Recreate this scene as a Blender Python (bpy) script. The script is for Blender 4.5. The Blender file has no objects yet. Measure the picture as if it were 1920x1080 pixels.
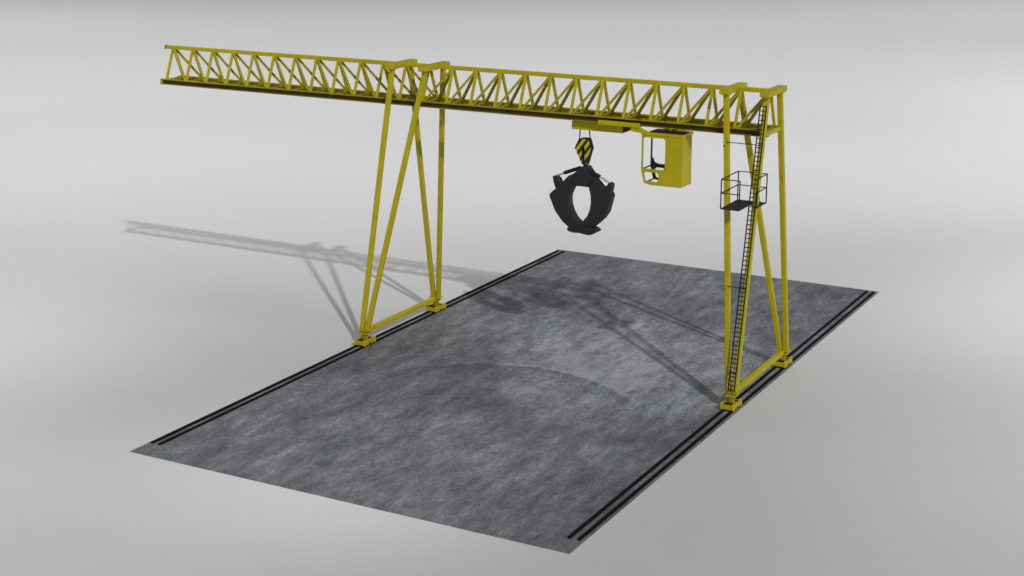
import bpy, bmesh, math, random
from mathutils import Vector, Matrix
random.seed(7)
S = bpy.context.scene
COL = S.collection
R = math.radians

# ------------------------------------------------------------------ materials
def new_mat(name):
    m = bpy.data.materials.new(name); m.use_nodes = True
    nt = m.node_tree; nt.nodes.clear()
    out = nt.nodes.new('ShaderNodeOutputMaterial'); b = nt.nodes.new('ShaderNodeBsdfPrincipled')
    nt.links.new(b.outputs[0], out.inputs[0])
    return m, nt, b

class NG:
    """small helper for building node chains"""
    def __init__(s, nt): s.nt = nt
    def n(s, t, **k):
        nd = s.nt.nodes.new(t)
        for a, v in k.items(): setattr(nd, a, v)
        return nd
    def link(s, a, b): s.nt.links.new(a, b)
    def val(s, sock, v):
        if hasattr(v, 'is_linked') or isinstance(v, bpy.types.NodeSocket): s.link(v, sock)
        else: sock.default_value = v
    def math(s, op, a, b=0.0, clamp=False):
        nd = s.n('ShaderNodeMath', operation=op, use_clamp=clamp)
        s.val(nd.inputs[0], a); s.val(nd.inputs[1], b); return nd.outputs[0]
    def noise(s, vec, scale, detail=4, rough=.55, dist=0.0):
        nd = s.n('ShaderNodeTexNoise'); s.link(vec, nd.inputs['Vector'])
        nd.inputs['Scale'].default_value = scale; nd.inputs['Detail'].default_value = detail
        nd.inputs['Roughness'].default_value = rough; nd.inputs['Distortion'].default_value = dist
        return nd.outputs['Fac']
    def mapping(s, vec, scale=(1,1,1), loc=(0,0,0), rot=(0,0,0)):
        nd = s.n('ShaderNodeMapping'); s.link(vec, nd.inputs['Vector'])
        nd.inputs['Scale'].default_value = scale; nd.inputs['Location'].default_value = loc
        nd.inputs['Rotation'].default_value = rot
        return nd.outputs[0]
    def remap(s, v, a, b, c=0.0, d=1.0, smooth=False):
        nd = s.n('ShaderNodeMapRange')
        if smooth: nd.interpolation_type = 'SMOOTHSTEP'
        s.link(v, nd.inputs[0])
        for i, x in enumerate((a, b, c, d)): nd.inputs[1+i].default_value = x
        return nd.outputs[0]
    def mix(s, f, a, b, mode='MIX'):
        nd = s.n('ShaderNodeMix', data_type='RGBA', blend_type=mode)
        s.val(nd.inputs[0], f)
        for i, c in ((6, a), (7, b)):
            if isinstance(c, bpy.types.NodeSocket): s.link(c, nd.inputs[i])
            else: nd.inputs[i].default_value = (*c, 1)
        return nd.outputs[2]
    def bump(s, h, strength, dist, b):
        nd = s.n('ShaderNodeBump'); nd.inputs['Strength'].default_value = strength
        nd.inputs['Distance'].default_value = dist
        s.link(h, nd.inputs['Height']); s.link(nd.outputs[0], b.inputs['Normal'])

def yellow_paint(name, base, dirt, dirt_amt, rust_amt):
    m, nt, b = new_mat(name); g = NG(nt)
    co = g.n('ShaderNodeTexCoord').outputs['Object']
    big = g.noise(co, .55, 5, .6)
    fine = g.noise(co, 4.5, 5, .65, .4)
    c = g.mix(g.remap(big, .35, .68), [x*.9 for x in base], [min(1, x*1.06) for x in base])
    f = g.remap(fine, .56, .74, 0, dirt_amt)
    c = g.mix(f, c, dirt)
    ru = g.noise(g.mapping(co, (1,1,.35)), 2.2, 6, .7, .8)
    c = g.mix(g.remap(ru, .6, .76, 0, rust_amt), c, (.30, .105, .02))
    gr = g.noise(g.mapping(co, (1.3, 1.3, .5), loc=(5, 2, 8)), .9, 5, .65, .5)
    c = g.mix(g.remap(gr, .62, .76, 0, dirt_amt), c, dirt)
    g.link(c, b.inputs['Base Color'])
    g.link(g.remap(fine, .3, .7, .42, .62), b.inputs['Roughness'])
    b.inputs['Specular IOR Level'].default_value = .22
    g.bump(fine, .12, .05, b)
    return m

def plain(name, col, rough, metal=0.0, var=.25, scale=3.0, bump=.1, spec=.4):
    m, nt, b = new_mat(name); g = NG(nt)
    co = g.n('ShaderNodeTexCoord').outputs['Object']
    n1 = g.noise(co, scale, 5, .6)
    c = g.mix(g.remap(n1, .3, .7), [x*(1-var) for x in col], [x*(1+var) for x in col])
    g.link(c, b.inputs['Base Color']); b.inputs['Metallic'].default_value = metal
    g.link(g.remap(n1, .3, .7, rough-.08, rough+.08), b.inputs['Roughness'])
    b.inputs['Specular IOR Level'].default_value = spec
    if bump: g.bump(n1, bump, .05, b)
    return m

YEL = (.60, .505, .009)
M_YELLOW = yellow_paint('yellow_paint', YEL, (.16, .13, .012), .55, .35)
M_CLEAN  = yellow_paint('cab_yellow_paint', (.615, .525, .009), (.3, .25, .01), .2, .08)
M_IBEAM  = yellow_paint('weathered_beam_paint', (.40, .335, .014), (.05, .042, .016), .8, .5)
M_BRACE  = yellow_paint('brace_paint', (.45, .375, .010), (.09, .075, .014), .65, .35)  # shade on the diagonals put into the colour as a darker yellow
M_WEB    = plain('dark_beam_web', (.085, .066, .022), .75, 0, .35, 1.2, .1, .2)
M_BLACK  = plain('dark_steel', (.018, .019, .022), .65, 0, .3, 5, .1, .25)
M_RAIL   = plain('rail_steel', (.0075, .0078, .0075), .8, 0, .25, 3, .1, .12)
M_GRAB   = plain('grapple_steel', (.026, .026, .029), .5, 0, .18, 2.5, .08)
M_ROD    = plain('piston_steel', (.42, .43, .43), .4, .2, .1, 6)
M_DECK   = plain('deck_steel', (.022, .025, .03), .6, 0, .3, 2)
M_SEAT   = plain('seat_vinyl', (.012, .014, .022), .5, 0, .2, 6)
M_FRAME  = plain('cab_frame_paint', (.05, .045, .02), .6, 0, .2, 5)
M_ROOF   = plain('cab_roof_felt', (.055, .045, .032), .85, 0, .3, 3, .1, .2)

def stripe_material():
    m, nt, b = new_mat('hazard_stripes'); g = NG(nt)
    co = g.n('ShaderNodeTexCoord').outputs['Object']
    sx = g.n('ShaderNodeSeparateXYZ'); g.link(co, sx.inputs[0])
    # stripes climb to the right
    d = g.math('SUBTRACT', g.math('MULTIPLY', sx.outputs[2], .74), g.math('MULTIPLY', sx.outputs[0], 1.0))
    w = g.n('ShaderNodeTexNoise'); g.link(co, w.inputs['Vector']); w.inputs['Scale'].default_value = 5
    d = g.math('ADD', d, g.math('MULTIPLY', g.math('SUBTRACT', w.outputs['Fac'], .5), .05))
    fr = g.math('FRACT', g.math('ADD', g.math('DIVIDE', d, .56), 50.32))
    f = g.remap(fr, .48, .52)
    wear = g.remap(g.noise(co, 7, 5, .7), .5, .75, 0, .55)
    y = g.mix(wear, (.72, .60, .02), (.42, .24, .03))
    c = g.mix(f, y, (.018, .015, .016))
    g.link(c, b.inputs['Base Color']); b.inputs['Roughness'].default_value = .5
    return m
M_STRIPE = stripe_material()

def concrete():
    m, nt, b = new_mat('stained_concrete'); g = NG(nt)
    co = g.n('ShaderNodeTexCoord').outputs['Object']
    lng = g.mapping(co, (1, .5, 1), rot=(0, 0, R(7)))
    big = g.noise(co, .055, 5, .55, .6)
    mid = g.noise(lng, .23, 7, .66, .35)
    streak = g.noise(g.mapping(co, (1, .36, 1), loc=(13, 4, 0), rot=(0, 0, R(9))), .85, 7, .68, .3)
    fine = g.noise(g.mapping(co, (1, .5, 1), rot=(0, 0, R(10))), 3.6, 6, .72)
    v = g.math('ADD', g.math('MULTIPLY', g.math('SUBTRACT', big, .5), .55),
               g.math('MULTIPLY', g.math('SUBTRACT', mid, .5), .85))
    v = g.math('ADD', v, g.math('MULTIPLY', g.math('SUBTRACT', streak, .5), 1.15))
    v = g.math('ADD', v, g.math('MULTIPLY', g.math('SUBTRACT', fine, .5), .8))
    grain = g.noise(g.mapping(co, (1, .6, 1), rot=(0, 0, R(12))), 9.0, 4, .7)
    v = g.math('ADD', v, g.math('MULTIPLY', g.math('SUBTRACT', grain, .5), .8))
    sx = g.n('ShaderNodeSeparateXYZ'); g.link(co, sx.inputs[0])
    wob = g.math('MULTIPLY', g.math('SUBTRACT', g.noise(co, .35, 4, .6), .5), 1.6)
    def dist(cx, cy):
        dx = g.math('SUBTRACT', sx.outputs[0], cx); dy = g.math('SUBTRACT', sx.outputs[1], cy)
        return g.math('ADD', g.math('SQRT', g.math('ADD', g.math('MULTIPLY', dx, dx), g.math('MULTIPLY', dy, dy))), wob)
    # old tank ring: damp dark band just inside, pale margin just outside, only on its far side
    d1 = dist(.27, -16.5)
    far = g.remap(sx.outputs[1], -9.5, -6.5, smooth=True)
    inside = g.math('MULTIPLY', g.remap(d1, 12.05, 12.5, 1, 0), g.remap(d1, 6.0, 12.0, 0, 1))
    rim = g.math('MULTIPLY', g.remap(d1, 12.3, 12.5, 0, 1), g.remap(d1, 12.6, 13.1, 1, 0))
    v = g.math('ADD', v, g.math('MULTIPLY', g.math('MULTIPLY', inside, far), -.22))
    v = g.math('ADD', v, g.math('MULTIPLY', g.math('MULTIPLY', rim, far), .08))
    # small pale half-moon inside the ring
    d2 = dist(-.28, -10.5)
    up = g.remap(sx.outputs[1], -11.4, -9.2, smooth=True)
    v = g.math('ADD', v, g.math('MULTIPLY', g.math('MULTIPLY', g.remap(d2, 2.45, 2.85, 1, 0), up), .12))
    v = g.math('ADD', v, g.math('MULTIPLY', g.math('MULTIPLY', g.remap(dist(.2, -13.8), 1.0, 3.6, 1, 0, True), 1.0), -.13))
    # bleached patch beyond the ring
    v = g.math('ADD', v, g.math('MULTIPLY', g.remap(dist(5.0, 1.0), 3.0, 17.0, 1, 0, True), .37))
    ramp = g.n('ShaderNodeValToRGB'); g.link(g.math('ADD', g.math('MULTIPLY', v, .7), .5), ramp.inputs[0])
    e = ramp.color_ramp.elements
    e[0].position = .235; e[0].color = (.082, .090, .099, 1)
    e[1].position = .90; e[1].color = (.54, .565, .60, 1)
    x = e.new(.444); x.color = (.168, .177, .192, 1)
    x = e.new(.584); x.color = (.24, .25, .265, 1)
    tint = g.noise(g.mapping(co, (1, .6, 1), loc=(3, 9, 1)), .33, 5, .6, .4)
    c = g.mix(g.remap(tint, .40, .30, 0, .5), ramp.outputs[0], (.93, 1.08, 1.08), 'MULTIPLY')
    c = g.mix(g.remap(tint, .55, .68, 0, .7), c, (1.07, .98, .98), 'MULTIPLY')
    spots = g.noise(g.mapping(co, (1, .6, 1), loc=(7, 7, 7)), 1.1, 2, .5)
    c = g.mix(g.remap(spots, .72, .80, 0, .55), c, (.05, .052, .06))
    rust = g.noise(g.mapping(co, (1, .5, 1), loc=(17, 27, 7)), .9, 2, .5)
    c = g.mix(g.remap(rust, .785, .83, 0, .6), c, (.06, .02, .018))
    g.link(c, b.inputs['Base Color'])
    b.inputs['Roughness'].default_value = .9; b.inputs['Specular IOR Level'].default_value = .15
    g.bump(g.math('ADD', g.math('MULTIPLY', fine, .7), streak), .5, .08, b)
    return m
M_CONC = concrete()

def floor_mat():
    m, nt, b = new_mat('studio_floor_paint'); g = NG(nt)
    co = g.n('ShaderNodeTexCoord').outputs['Object']
    n = g.noise(co, .35, 5, .6)
    c = g.mix(n, (.735, .735, .735), (.765, .765, .765))
    g.link(c, b.inputs['Base Color'])
    b.inputs['Roughness'].default_value = .9; b.inputs['Specular IOR Level'].default_value = .1
    return m
M_FLOOR = floor_mat()

# ------------------------------------------------------------------ mesh helpers
class MB:
    def __init__(s): s.bm = bmesh.new()
    def box(s, x0, x1, y0, y1, z0, z1):
        v = [s.bm.verts.new((x, y, z)) for z in (z0, z1) for y in (y0, y1) for x in (x0, x1)]
        for f in ((0,2,3,1),(4,5,7,6),(0,1,5,4),(2,6,7,3),(0,4,6,2),(1,3,7,5)):
            s.bm.faces.new([v[i] for i in f])
        return s
    def bar(s, p, q, w, h=None, up=(0,0,1), ext=0.0):
        """rectangular bar from p to q, w across, h along 'up'"""
        h = h or w; p = Vector(p); q = Vector(q); d = (q-p).normalized()
        p = p - d*ext; q = q + d*ext
        up = Vector(up)
        if abs(d.dot(up)) > .995: up = Vector((0,1,0))
        sd = d.cross(up).normalized(); u = sd.cross(d).normalized()
        ring = []
        for c in (p, q):
            ring.append([s.bm.verts.new(c + sd*a*w/2 + u*b*h/2) for a, b in ((-1,-1),(1,-1),(1,1),(-1,1))])
        a, b = ring
        for i in range(4):
            j = (i+1) % 4; s.bm.faces.new((a[i], a[j], b[j], b[i]))
        s.bm.faces.new(a[::-1]); s.bm.faces.new(b)
        return s
    def tube(s, p, q, r, n=10, r2=None):
        p = Vector(p); q = Vector(q); d = (q-p).normalized(); r2 = r if r2 is None else r2
        up = Vector((0,0,1)) if abs(d.z) < .95 else Vector((1,0,0))
        sd = d.cross(up).normalized(); u = sd.cross(d)
        a = []; b = []
        for i in range(n):
            t = 2*math.pi*i/n; o = sd*math.cos(t) + u*math.sin(t)
            a.append(s.bm.verts.new(p+o*r)); b.append(s.bm.verts.new(q+o*r2))
        for i in range(n):
            j = (i+1) % n; s.bm.faces.new((a[i], a[j], b[j], b[i]))
        s.bm.faces.new(a[::-1]); s.bm.faces.new(b)
        return s
    def prism(s, pts, d0, d1, axis='y', holes=()):
        """polygon in the plane across axis, extruded from d0 to d1; holes allowed"""
        def P(a, b, d):
            return {'y': (a, d, b), 'x': (d, a, b), 'z': (a, b, d)}[axis]
        loops = [pts, *holes]; edges = []; rings = []
        for lp in loops:
            vs = [s.bm.verts.new(P(a, b, d0)) for a, b in lp]; rings.append(vs)
            for i in range(len(vs)): edges.append(s.bm.edges.new((vs[i], vs[(i+1) % len(vs)])))
        if holes:
            geo = bmesh.ops.triangle_fill(s.bm, use_beauty=True, use_dissolve=False, edges=edges)['geom']
            caps = [f for f in geo if isinstance(f, bmesh.types.BMFace)]
        else: caps = [s.bm.faces.new(rings[0])]
        r = bmesh.ops.extrude_face_region(s.bm, geom=caps + edges if False else caps, use_keep_orig=True)
        nv = [v for v in r['geom'] if isinstance(v, bmesh.types.BMVert)]
        off = Vector(P(0, 0, d1)) - Vector(P(0, 0, d0))
        bmesh.ops.translate(s.bm, verts=nv, vec=off)
        return s
    def bevel(s, w, seg=1, ang=40):
        s.bm.normal_update()
        bmesh.ops.recalc_face_normals(s.bm, faces=s.bm.faces[:])
        es = [e for e in s.bm.edges if len(e.link_faces) == 2 and e.calc_face_angle(0) > R(ang)]
        bmesh.ops.bevel(s.bm, geom=es, offset=w, segments=seg, affect='EDGES', profile=.5)
        return s
    def build(s, name, mat, parent=None, loc=None, smooth=False):
        bmesh.ops.recalc_face_normals(s.bm, faces=s.bm.faces[:])
        o0 = Vector(loc) if loc is not None else (origin_of(parent) if parent else Vector())
        if loc is not None and parent is not None: o0 = Vector(loc)
        bmesh.ops.translate(s.bm, verts=s.bm.verts[:], vec=-o0)
        me = bpy.data.meshes.new(name); s.bm.to_mesh(me); s.bm.free()
        if isinstance(mat, (list, tuple)):
            for m in mat: me.materials.append(m)
        else: me.materials.append(mat)
        if smooth:
            for p in me.polygons: p.use_smooth = True
        o = bpy.data.objects.new(name, me); COL.objects.link(o)
        if parent:
            o.parent = parent; o.location = o0 - origin_of(parent)
        else: o.location = o0
        o['_o'] = tuple(o0)
        return o
def origin_of(o): return Vector(o['_o'])
def thing(name, loc, label, cat, group=None):
    o = bpy.data.objects.new(name, None); COL.objects.link(o)
    o.empty_display_size = .5; o.location = loc; o['_o'] = tuple(loc)
    tag(o, label, cat, group); return o
def tag(o, label, cat, group=None, kind=None):
    o['label'] = label; o['category'] = cat
    if group: o['group'] = group
    if kind: o['kind'] = kind
def arc(cx, cy, r, a0, a1, n):
    return [(cx + r*math.cos(R(a0+(a1-a0)*i/n)), cy + r*math.sin(R(a0+(a1-a0)*i/n))) for i in range(n+1)]
def rounded(x0, x1, z0, z1, r, n=4):
    return (arc(x1-r, z0+r, r, -90, 0, n) + arc(x1-r, z1-r, r, 0, 90, n)
            + arc(x0+r, z1-r, r, 90, 180, n) + arc(x0+r, z0+r, r, 180, 270, n))
KEY, WORLD, KRAD = .455, .203, 100
POOLS = [(-12.424, -57.081, 50.0, 0.151, 55.399, 1, 0), (-5.026, -53.024, 50.0, 0.017, 55.399, 1, 0), (46.759, -24.622, 50.0, 0.086, 55.399, 1, 0), (-20.562, -38.734, 50.0, 0.105, 26.72, 1, 0), (-1.821, -28.455, 50.0, 0.289, 41.614, 1, 0), (35.662, -7.898, 50.0, 0.083, 41.614, 1, 0), (45.033, -2.759, 50.0, 0.083, 41.614, 1, 0), (-43.064, -33.967, 50.0, 0.166, 75.193, 1, 0), (-56.196, -24.061, 50.0, 0.164, 75.997, 1, 0), (5.454, 9.75, 50.0, 0.067, 75.997, 1, 0), (42.443, 30.037, 50.0, 0.379, 75.997, 1, 0), (-41.708, 0.992, 52.5, 0.099, 79.611, 1, 0), (-86.835, -0.947, 60.0, 0.095, 79.611, 1, 0), (-55.271, 16.364, 60.0, 0.017, 79.611, 1, 0), (-23.707, 33.675, 60.0, 0.074, 79.611, 1, 0), (39.422, 68.298, 60.0, 0.158, 79.611, 1, 0), (-94.357, 29.143, 71.25, 0.035, 79.611, 1, 0), (-75.615, 39.422, 71.25, 0.142, 79.611, 1, 0), (-19.391, 70.258, 71.25, 0.117, 79.611, 1, 0), (-0.65, 80.536, 128.25, 0.046, 79.611, 1, 0), (18.092, 90.815, 71.25, 0.053, 79.611, 1, 0), (36.833, 101.094, 71.25, 0.132, 79.611, 1, 0), (-148.115, 45.281, 86.25, 0.066, 79.611, 1, 0), (-148.115, 45.281, 155.25, 0.158, 79.611, 1, 0), (-80.055, 82.608, 155.25, 0.14, 79.611, 1, 0), (-11.994, 119.936, 155.25, 0.144, 79.611, 1, 0), (33.38, 144.821, 86.25, 0.218, 79.611, 1, 0), (29.065, 199.48, 105.0, 0.141, 79.611, 1, 0), (-244.412, 117.924, 127.5, 0.028, 79.611, 1, 0), (-244.412, 117.924, 229.5, 0.005, 79.611, 1, 0), (-210.875, 136.318, 127.5, 0.077, 79.611, 1, 0), (-210.875, 136.318, 229.5, 0.099, 79.611, 1, 0), (-177.338, 154.711, 229.5, 0.126, 79.611, 1, 0), (-43.189, 228.285, 229.5, 0.175, 79.611, 1, 0), (-9.652, 246.678, 127.5, 0.037, 79.611, 1, 0), (-9.652, 246.678, 229.5, 0.031, 79.611, 1, 0), (-314.447, 170.756, 157.5, 0.099, 79.611, 1, 0), (-24.448, 329.805, 283.5, 0.052, 79.611, 1, 0), (16.98, 352.526, 157.5, 0.127, 79.611, 1, 0)]

# ------------------------------------------------------------------ setting
fl = MB(); fl.prism(arc(0, 0, 2500, 0, 360 - 360/96, 95), -.5, 0, 'z')
fl = fl.build('floor', M_FLOOR)
tag(fl, 'seamless pale grey studio floor all round the slab', 'floor', kind='structure')
sl = MB().box(-16.65, 16.65, -33.05, 30.56, .004, .03).build('concrete_slab', M_CONC)
tag(sl, 'stained grey concrete slab the crane stands on', 'slab', kind='structure')

# four crane rails, two under each end of the crane
ZR = .13
def rail_mesh():
    w = .125; y0, y1 = -31.25, 30.02
    pts = arc(0, y1-w, w, 0, 180, 8) + arc(0, y0+w, w, 180, 360, 8)
    return MB().prism(pts, .03, ZR, 'z').bevel(.035, 2)
RAIL_LABELS = [(-16.323, 'black rail along the very edge of the slab below the long overhang side'),
               (-15.677, 'second black rail from the left, beside the leftmost rail'),
               (15.677, 'inner black rail on the ladder side, next to open concrete'),
               (16.323, 'black rail farthest right, outside the ladder leg')]
r0 = rail_mesh().build('crane_rail', M_RAIL)
for i, (x, lb) in enumerate(RAIL_LABELS):
    o = r0 if i == 0 else r0.copy()
    if i: COL.objects.link(o)
    o.location = (x, 0, 0); tag(o, lb, 'rail', 'black rails on the concrete slab')

# ------------------------------------------------------------------ gantry crane
CR = thing('gantry_crane', (0, 0, 0), 'tall yellow lattice gantry crane standing on rails with a ladder on one leg', 'crane')
ZT, ZB, HW = 22.51, 19.60, 1.163           # top chord, bottom chords, half width of the truss
XL, XR = -40.0, 16.38
def XN(k): return -39.45 + 2.218*k
PIV = 12
# chords
MB().box(XL-.25, 16.2, -.16, .16, ZT-.16, ZT+.15).bevel(.03).build('top_chord', M_YELLOW, CR)
MB().box(XL-.29, XL-.252, -.2, .2, ZT-.19, ZT+.18).bevel(.01).build('end_cap', M_WEB, CR)
for sy in (-1, 1):
    y = sy*HW; h, fw, tf = .23, .23, .05
    pts = [(y-fw, ZB-h), (y+fw, ZB-h), (y+fw, ZB-h+tf), (y+.025, ZB-h+tf), (y+.025, ZB+h-tf), (y+fw, ZB+h-tf),
           (y+fw, ZB+h), (y-fw, ZB+h), (y-fw, ZB+h-tf), (y-.025, ZB+h-tf), (y-.025, ZB-h+tf), (y-fw, ZB-h+tf)]
    bc = MB().prism(pts, XL, XR, 'x')
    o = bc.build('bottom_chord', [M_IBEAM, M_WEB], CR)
    for p in o.data.polygons:                      # near web coloured dark for the shade under its flange; flanges painted
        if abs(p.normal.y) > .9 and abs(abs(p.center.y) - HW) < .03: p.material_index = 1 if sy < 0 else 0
# web members
BT = .185
for k in range(26):
    for sy in (-1, 1):
        yb = sy*(HW-.02)
        b = (XN(k), yb, ZB+.2); t = (XN(k), sy*.09, ZT-.14)
        MB().bar(b, t, BT, BT, (1, 0, 0)).build('post', M_YELLOW, CR)
        if k < 25:
            if k < PIV: p, q = (XN(k)+.13, sy*.1, ZT-.15), (XN(k+1)-.16, yb, ZB+.2)
            else: p, q = (XN(k)+.16, yb, ZB+.2), (XN(k+1)-.13, sy*.1, ZT-.15)
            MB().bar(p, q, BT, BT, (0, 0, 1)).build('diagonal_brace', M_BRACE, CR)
    MB().bar((XN(k), -HW+.03, ZB+.12), (XN(k), HW-.03, ZB+.12), .14, .12).build('cross_strut', M_IBEAM, CR)
for x in (XL+.09, XR-.09):
    MB().box(x-.09, x+.09, -HW-.26, HW+.26, ZB-.16, ZB+.16).bevel(.02).build('end_beam', M_YELLOW, CR)

# legs, head beams, tie beams, bogies
def leg(top, foot, name='leg'):
    w = .40
    m = MB(); p = Vector(foot); q = Vector(top)
    m.bar(p, q, w, .33, (0, 1, 0)); m.bevel(.04, 1)
    return m.build(name, M_YELLOW, CR)
TOPS = {-1: (-15.52, -12.39), 1: (13.16, 16.23)}
HZ = 22.49; YT, YB = 1.38, 5.61
def leg_line(sx, i, sy, z):
    """centre of a leg at height z"""
    f0 = Vector((sx*16 + (-.25, .25)[i], sy*YB, 1.33)); t0 = Vector((TOPS[sx][i], sy*YT, HZ-.2))
    return f0.lerp(t0, (z-1.33)/(HZ-.2-1.33))
for sx in (-1, 1):
    for i in (0, 1):
        x = TOPS[sx][i]
        MB().box(x-.36, x+.36, -1.92, 1.92, HZ-.20, HZ+.22).bevel(.03).build('head_beam', M_YELLOW, CR)
        for sy in (-1, 1):
            lg = leg(leg_line(sx, i, sy, HZ-.205), leg_line(sx, i, sy, 1.36))
            t = leg_line(sx, i, sy, HZ-.25)
            MB().box(t.x-.27, t.x+.27, t.y-.24, t.y+.24, HZ-.27, HZ-.203).build('end_plate', M_YELLOW, lg)
    MB().box(sx*16-.2, sx*16+.2, -YB+.42, YB-.42, 1.0, 1.37).bevel(.04).build('tie_beam', M_YELLOW, CR)

def bogie(x, y):
    m = MB(); k = .84
    # side cheeks with an arch between the wheels
    L = .86
    prof = ([(-L, .20), (-L+.12, .13), (-.60, .13), (-.56, .26)] + [(-.40, .30), (-.36, .16), (-.18, .16), (-.14, .36), (.14, .36), (.18, .16), (.36, .16), (.40, .30)]
            + [(.56, .26), (.60, .13), (L-.12, .13), (L, .20), (L, .62), (L-.1, .74), (.55, .74), (.5, .66), (-.5, .66), (-.55, .74), (-L+.1, .74), (-L, .62)])
    for sx in (-1, 1):
        a = x + sx*.44
        m.prism([(y+u, v*k+.025) for u, v in prof], a - .085, a + .085, 'x')
    m.bevel(.012)
    for sy in (-1, 1): m.box(x-.353, x+.353, y+sy*.74-.075, y+sy*.74+.075, .2, .52)
    m.box(x-.353, x+.353, y-.16, y+.16, .38, .56)
    b = m.build('bogie', M_YELLOW, CR, loc=(x, y, 0))
    for sx in (-1, 1):
        for sy in (-1, 1):
            xw = x + sx*.323
            w = MB().tube((xw-.03, y+sy*.44, .33), (xw+.025, y+sy*.44, .33), .2, 20)
            w.tube((xw-.05, y+sy*.44, .33), (xw-.03, y+sy*.44, .33), .24, 20)
            w.build('wheel', M_BLACK, b)
    MB().tube((x, y, .565), (x, y, 1.0), .27, 20).build('pivot', M_IBEAM, b)
    MB().box(x-.34, x+.34, y-.655, y-.2, .36, .56).bevel(.02).build('brake_unit', M_BLACK, b)
    MB().box(x-.34, x+.34, y+.2, y+.655, .36, .55).bevel(.02).build('gear_case', M_BLACK, b)
    MB().box(x-.40, x+.40, y-.36, y+.36, 1.005, 1.08).bevel(.015).build('saddle_plate', M_YELLOW, b)
    MB().box(x-.30, x+.30, y-.26, y+.26, 1.08, 1.28).build('saddle_block', M_BRACE, b)
    MB().box(x-.54, x+.54, y-.34, y+.34, 1.28, 1.36).bevel(.015).build('foot_plate', M_YELLOW, b)
    return b
for sx in (-1, 1):
    for sy in (-1, 1): bogie(16*sx, YB*sy)

# ladder up the slanting near leg
def lad(z, dx):
    c = leg_line(1, 1, -1, z); return Vector((c.x - .34 + dx + .10*(z-1.4)/20, c.y - .52, z))
LB, LT, LW = 1.5, 21.75, .46
la = MB()
for dx in (0, LW): la.bar(lad(LB, dx), lad(LT, dx), .075, .075, (0, 1, 0))
la = la.build('ladder', M_BLACK, CR)
NR = 64
for i in range(NR):
    z = LB + .12 + (LT-LB-.2)*i/(NR-1)
    MB().bar(lad(z, .03), lad(z, LW-.03), .07, .055).build('rung', M_BLACK, la)
for z in (18.95, 15.4, 8.85, 2.75):
    a = leg_line(1, 0, -1, z); b = lad(z+.12, LW*.9)
    if z != 15.4:
        MB().bar((a.x+.1, a.y-.25, z), (b.x, b.y+.02, b.z-.1), .05, .05).build('bracket_bar', M_BLACK, la)
        MB().tube((a.x-.07, a.y-.2, z-.3), (a.x-.07, a.y-.32, z-.3), .09, 10).build('bracket_bolt', M_IBEAM, la)
    c = leg_line(1, 1, -1, z)
    MB().bar((c.x-.05, c.y-.2, z), (c.x-.1, b.y, z), .05, .05).build('stand_off', M_BLACK, la)

# landing platform
PX0, PX1, PY0, PY1, PZ = 14.33, 16.52, -4.80, -1.42, 14.6
NX, NY = 15.72, -3.35
pts = [(PX0, PY0), (NX, PY0), (NX, -2.6), (16.40, -2.6), (16.40, NY), (PX1, NY), (PX1, PY1), (PX0, PY1)]
pf = MB().prism(pts, PZ-.05, PZ+.03, 'z').build('landing_platform', M_DECK, CR)
for z in (PZ-.1,):
    q = leg_line(1, 0, -1, z)
    MB().bar((q.x+.15, q.y, z), (PX0+.5, q.y, z), .12, .1).build('support_bracket', M_BLACK, pf)
    q = leg_line(1, 1, -1, z)
    MB().bar((q.x-.1, q.y+.1, z), (q.x-.1, PY1-.3, z), .12, .1).build('support_bracket', M_BLACK, pf)
PH = 2.13
posts = [(PX0, PY0), (PX0, PY1), (PX1, PY1), (PX1, NY), (NX, PY0)]
for x, y in posts:
    MB().bar((x, y, PZ), (x, y, PZ+PH), .07).build('railing_post', M_BLACK, pf)
runs = [((PX0, PY0), (PX0, PY1)), ((PX0, PY1), (PX1, PY1)), ((PX1, PY1), (PX1, NY)), ((PX0, PY0), (NX, PY0))]
for a, b in runs:
    for h in (PH, PH*.53):
        MB().bar((*a, PZ+h), (*b, PZ+h), .06, .06, ext=.03).build('handrail', M_BLACK, pf)

# ------------------------------------------------------------------ hoist trolley under the girder
TR = thing('hoist_trolley', (2.6, -.2, 19.37), 'flat yellow box trolley hanging under the girder above the striped hook block', 'trolley')
MB().box(.47, 4.76, -.90, .75, 18.62, 19.24).bevel(.02).build('housing', M_CLEAN, TR)
MB().box(4.762, 4.80, -.86, .71, 18.66, 19.22).build('dark_end', M_ROOF, TR)  # dark sheet stands in for the darkness of a hollow end
MB().box(.9, 4.4, -.88, .9, 19.24, 19.362).build('top_plate', M_CLEAN, TR)
MB().box(3.02, 6.45, -1.60, -1.42, 19.27, 19.60).bevel(.015).build('side_plate', M_CLEAN, TR)
MB().box(3.3, 6.4, -1.42, .6, 19.27, 19.33).build('tie_plate', M_CLEAN, TR)
for x in (1.2, 3.9):
    for sy in (-1, 1):
        MB().tube((x, sy*(HW-.16), ZB-.08), (x, sy*(HW-.05), ZB-.08), .1, 14).build('roller', M_BLACK, TR)
for xa, xb in ((.92, .83), (1.70, 1.80)):
    MB().tube((xa, -.3, 18.63), (xb, -.3, 17.3), .05, 8).build('hoist_rope', M_BLACK, TR)

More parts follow.
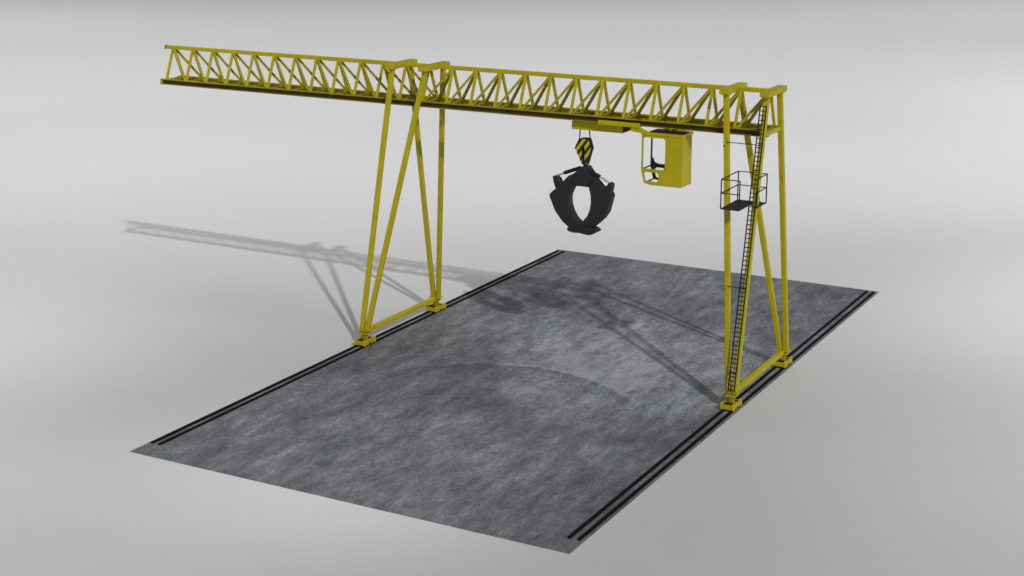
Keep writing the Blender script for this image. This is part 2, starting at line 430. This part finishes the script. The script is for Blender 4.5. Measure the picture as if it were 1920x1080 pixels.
# hook block
HB = thing('hook_block', (1.35, -.3, 17.9), 'black and yellow striped hook block hung on two ropes above the grapple', 'hook block')
outl = [(.97, 17.8), (1.12, 17.9), (1.86, 17.92), (1.80, 17.86), (2.06, 17.19), (1.64, 15.8), (1.24, 15.76), (.64, 17.11)]
outl = [(.97, 17.82), (1.22, 17.9), (1.76, 17.9), (1.98, 17.17), (1.63, 15.83), (1.25, 15.80), (.64, 17.11)]
outl = [(1.33+(u-1.33)*1.09, v) for u, v in outl]
MB().prism(outl, -.50, -.02, 'y').bevel(.04).build('block_body', M_BLACK, HB, loc=(1.35, -.3, 17))
def inset(pts, k, cx=1.34, cz=17.0): return [(cx+(a-cx)*k, cz+(b-cz)*k) for a, b in pts]
MB().prism(inset(outl, .93), -.56, -.50, 'y').build('striped_plate', M_STRIPE, HB, loc=(1.35, -.3, 17))
MB().prism(inset(outl, .93), -.02, .04, 'y').build('striped_plate', M_STRIPE, HB, loc=(1.35, -.3, 17))
MB().prism([(1.24, 17.18), (1.48, 17.2), (1.49, 15.85), (1.31, 15.85)], -.60, -.56, 'y').build('tie_strap', M_BLACK, HB)
MB().tube((1.35, -.63, 17.15), (1.35, -.56, 17.15), .11, 14).build('axle_cap', M_BLACK, HB)
MB().tube((1.46, -.27, 15.9), (1.47, -.27, 15.55), .17, 14).build('hook_shank', M_BLACK, HB)

# ------------------------------------------------------------------ grapple
GR = thing('grapple', (1.4, -.3, 15.7), 'big dark steel grapple with two curved jaws closed into an oval below the hook block', 'grapple')
YF, YK = -.75, .08
GC = 1.20
Lf = [(.54, 14.98), (.22, 14.89), (-.1, 14.56), (-.48, 14.11), (-.9, 13.75), (-1.12, 13.58), (-1.36, 13.34), (-1.44, 13.18), (-1.36, 12.93), (-.92, 11.97), (-.39, 11.31), (.13, 10.89), (.36, 10.74)]
inn = [(1.23, 11.16), (.77, 11.56), (.45, 12.05), (.28, 12.57), (.24, 12.98), (.3, 13.4), (.52, 13.89), (.84, 14.22), (1.0, 14.5)]
left = Lf + [(.9, 10.72), (1.50, 10.78), (1.62, 11.05)] + inn + [(.95, 14.9)]
MB().prism(left, YF, YK, 'y').bevel(.05, 2, 50).build('jaw', M_GRAB, GR)
Rf = [(2.39, 14.84), (2.75, 14.48), (3.03, 14.2), (3.45, 13.98), (3.76, 13.80), (3.86, 13.55), (3.78, 13.24), (3.52, 12.27), (3.14, 11.72), (2.7, 11.28), (2.28, 10.96)]
rin = [(1.93, 14.22), (2.09, 13.64), (2.16, 13.06), (2.08, 12.41), (1.86, 11.85), (1.49, 11.40)]
right = [(1.9, 14.85)] + rin + [(1.2, 11.15), (1.08, 10.86), (1.6, 10.78)] + Rf[::-1]
MB().prism(right, YF+.06, YK+.10, 'y').bevel(.05, 2, 50).build('jaw', M_GRAB, GR)
head = [(1.30, 15.70), (1.72, 15.72), (1.86, 15.52), (2.14, 15.18), (2.46, 14.84), (2.2, 14.48), (1.97, 14.16), (.82, 14.17), (.5, 14.6), (.52, 14.98), (.95, 15.33), (1.18, 15.58)]
MB().prism(head, YF-.07, YK+.16, 'y').bevel(.05, 2).build('head_frame', M_GRAB, GR)
MB().tube((1.5, -.3, 15.66), (1.48, -.3, 15.95), .16, 14).build('shackle', M_GRAB, GR)
for c in ((.86, 14.62), (2.1, 14.66)):
    MB().tube((c[0], YF-.12, c[1]), (c[0], YK+.2, c[1]), .13, 16).build('pivot_pin', M_GRAB, GR)
lugL = [(-.45, 14.12), (-.66, 14.56), (-.86, 14.68), (-1.02, 14.72), (-1.2, 14.6), (-1.17, 14.34), (-.95, 13.72), (-.6, 13.7)]
MB().prism(lugL, -.62, -.08, 'y').bevel(.04).build('cylinder_lug', M_GRAB, GR)
lugR = [(3.1, 14.1), (3.34, 14.28), (3.56, 14.54), (3.80, 14.60), (3.92, 14.46), (3.86, 14.1), (3.74, 13.75), (3.3, 13.8)]
MB().prism(lugR, -.62, -.02, 'y').bevel(.04).build('cylinder_lug', M_GRAB, GR)
for a, b, c in (((1.22, 15.60), (-.22, 15.04), (-1.08, 14.66)), ((1.68, 15.55), (2.84, 15.02), (3.68, 14.55))):
    cy = MB().tube((a[0], -.62, a[1]), (b[0], -.50, b[1]), .145, 16).build('hydraulic_cylinder', M_BLACK, GR)
    MB().tube((b[0], -.50, b[1]), (c[0], -.40, c[1]), .062, 12).build('piston_rod', M_ROD, cy)
    MB().tube((c[0], -.66, c[1]), (c[0], -.04, c[1]), .09, 12).build('cylinder_pin', M_GRAB, cy)
tipA = [(.42, 10.86), (.18, 10.74), (.13, 10.62), (.27, 10.47), (.66, 10.39), (1.11, 10.42), (1.5, 10.52), (1.5, 10.9)]
tipB = [(.9, 10.80), (1.1, 10.47), (1.6, 10.38), (2.08, 10.34), (2.33, 10.42), (2.72, 10.64), (2.74, 10.76), (2.36, 10.95), (1.6, 11.0)]
MB().prism(tipA, YF-.02, YK-.12, 'y').bevel(.04, 2).build('jaw_tip', M_GRAB, GR)
MB().prism(tipB, YF-.06, YK+.05, 'y').bevel(.04, 2).build('jaw_tip', M_GRAB, GR)

# ------------------------------------------------------------------ operator cab
CB = thing('operator_cab', (8.3, -.5, 15.0), 'yellow operator cab with open rounded window frames hanging under the girder', 'cab')
y0, y1 = -1.45, .42
side = [(6.62, 18.74), (6.60, 16.11), (6.85, 15.14), (7.42, 15.01), (9.92, 15.04), (9.86, 18.88), (9.86, 18.89)]
side = [(6.60, 18.78), (6.60, 16.11), (6.85, 15.12), (7.42, 15.00), (9.90, 15.02), (9.86, 18.80)]
def winU(): return rounded(6.74, 8.52, 16.22, 18.60, .2)
winL = [(6.95, 15.35), (7.05, 15.28)] + [(7.85, 15.28), (7.97, 15.36), (8.02, 15.5), (8.04, 15.75), (7.98, 15.93), (7.85, 15.98), (7.0, 15.98), (6.9, 15.92), (6.86, 15.8)]
MB().prism(side, y0, y0+.06, 'y', [winU(), winL]).build('side_panel', M_CLEAN, CB)
# far side: dark framed, seen from inside
MB().prism(side, y1-.06, y1, 'y', [rounded(6.69, 8.95, 16.30, 18.64, .3), [(6.98, 15.45), (7.06, 15.24), (8.5, 15.24), (8.65, 15.45), (8.65, 15.85), (8.5, 16.02), (7.1, 16.02), (6.9, 15.85)]]).build('side_panel', [M_FRAME], CB)
# front glazing frame: corner posts and rails round open windows
fr = MB()
for za, zb, xa, xb in ((16.11, 18.78, 6.60, 6.60), (15.12, 16.11, 6.85, 6.60)):
    fr.bar((xa+.045, y1-.10, za), (xb+.045, y1-.10, zb), .09, .08)
fr.bar((6.66, y0+.06, 16.16), (6.66, y1-.05, 16.16), .075, .09)
fr.bar((6.90, y0+.06, 15.14), (6.90, y1-.05, 15.14), .08, .08)
fr.bar((6.66, y0+.06, 18.70), (6.66, y1-.05, 18.70), .075, .09)
fr.build('window_frame', M_FRAME, CB)
MB().prism([(6.70, 16.75), (6.62, 16.35), (6.60, 16.12), (6.72, 15.85), (6.86, 15.5), (6.95, 15.6), (6.98, 15.95), (7.3, 16.16), (7.3, 16.3), (6.95, 16.42), (6.80, 16.75)], y1-.17, y1-.065, 'y').build('frame_gusset', M_FRAME, CB)
MB().box(9.84, 9.90, y0+.062, y1-.062, 15.03, 18.79).build('rear_panel', M_CLEAN, CB)
MB().box(8.05, 9.84, y0+.062, y1-.062, 15.03, 15.09).build('cab_floor', M_CLEAN, CB)
MB().box(7.95, 8.05, y0+.062, y1-.062, 15.03, 15.10).build('floor_beam', M_FRAME, CB)
ro = MB()
ro.box(6.56, 9.96, y0-.06, y0+.08, 18.802, 18.99)          # near eave, carried on to the trolley
ro.box(9.86, 9.96, y0+.08, y1+.06, 18.802, 18.99)
ro.box(7.05, 9.86, y1-.02, y1+.06, 18.802, 18.99)
ro.box(7.02, 7.12, y0+.08, y1-.02, 18.802, 18.99)
ro = ro.build('roof_rim', M_CLEAN, CB)
MB().box(7.12, 9.86, y0+.08, y1-.02, 18.81, 18.975).build('roof_panel', M_ROOF, CB)
hg = MB().prism([(5.72, 18.97), (5.72, 19.262), (6.55, 19.262), (7.15, 18.995), (6.552, 18.995), (6.552, 18.90)], y0-.07, y0+.07, 'y')
hg.build('hanger', M_CLEAN, CB)
MB().box(7.6, 9.4, .24, .36, 18.976, 19.36).build('hanger', M_CLEAN, CB)
se = MB().box(8.05, 8.75, -.6, .1, 16.02, 16.26).bevel(.05, 2)
se = se.build('operator_seat', M_SEAT, CB)
MB().prism([(8.62, 16.25), (8.78, 16.25), (8.9, 17.05), (8.76, 17.08)], -.58, .08, 'y').bevel(.05, 2).build('backrest', M_SEAT, se)
MB().box(8.2, 8.7, -.70, -.61, 16.42, 16.5).build('armrest', M_SEAT, se)
MB().box(8.25, 8.5, -.40, -.1, 15.09, 16.02).build('pedestal', M_BLACK, se)
MB().box(7.32, 7.9, -.05, .25, 16.18, 16.30).build('control_console', M_SEAT, CB)

GR.location.x -= .09; HB.location.x -= .05

# ------------------------------------------------------------------ light
W = bpy.data.worlds.new('World'); S.world = W; W.use_nodes = True
W.node_tree.nodes['Background'].inputs[0].default_value = (1, 1, 1.0, 1)
W.node_tree.nodes['Background'].inputs[1].default_value = WORLD
def spot(name, loc, tgt, watts, ang, blend=1.0, radius=1.0, scale=(1, 1, 1), col=(1, 1, 1), roll=0):
    l = bpy.data.lights.new(name, 'SPOT'); l.energy = watts; l.spot_size = R(ang); l.spot_blend = blend
    l.shadow_soft_size = radius; l.color = col
    o = bpy.data.objects.new(name, l); COL.objects.link(o); o.location = loc
    d = Vector(tgt) - Vector(loc)
    o.rotation_euler = d.to_track_quat('-Z', 'Y').to_euler(); o.scale = scale
    return o
KD = Vector((1.08, -.86, 1.0)).normalized(); DIST = 10000
spot('key_lamp', KD*DIST + Vector((-10, 20, 5)), (-10, 20, 5), KEY*4*math.pi**2*DIST**2, 60, .4, KRAD, col=(1, 1, 1))
for i, (gx, gy, h, e, ang, sc, roll) in enumerate(POOLS):  # unseen lamps added to lay light and dark bands over the backdrop
    o = spot('added_pool_lamp', (gx, gy, h), (gx, gy, 0), e*4*math.pi**2*h*h, ang, 1.0, 7.0)
    o.rotation_euler = (0, 0, R(roll)); o.scale = (sc, 1, 1)

# ------------------------------------------------------------------ camera
c = bpy.data.cameras.new('camera'); cam = bpy.data.objects.new('camera', c); COL.objects.link(cam)
cam.location = (53.2329, -106.6111, 38.8599); cam.rotation_euler = (1.298736, .0005984, .5016486)
c.sensor_width = 36; c.lens = 36*2907.195/1920; c.clip_start = 1; c.clip_end = 6000
S.camera = cam
S.view_settings.view_transform = 'Standard'; S.view_settings.look = 'None'
S.view_settings.exposure = 0; S.view_settings.gamma = 1; S.view_settings.use_curve_mapping = False
S.cycles.max_bounces = 6; S.cycles.diffuse_bounces = 4; S.cycles.glossy_bounces = 2
for o in S.objects:
    if '_o' in o: del o['_o']
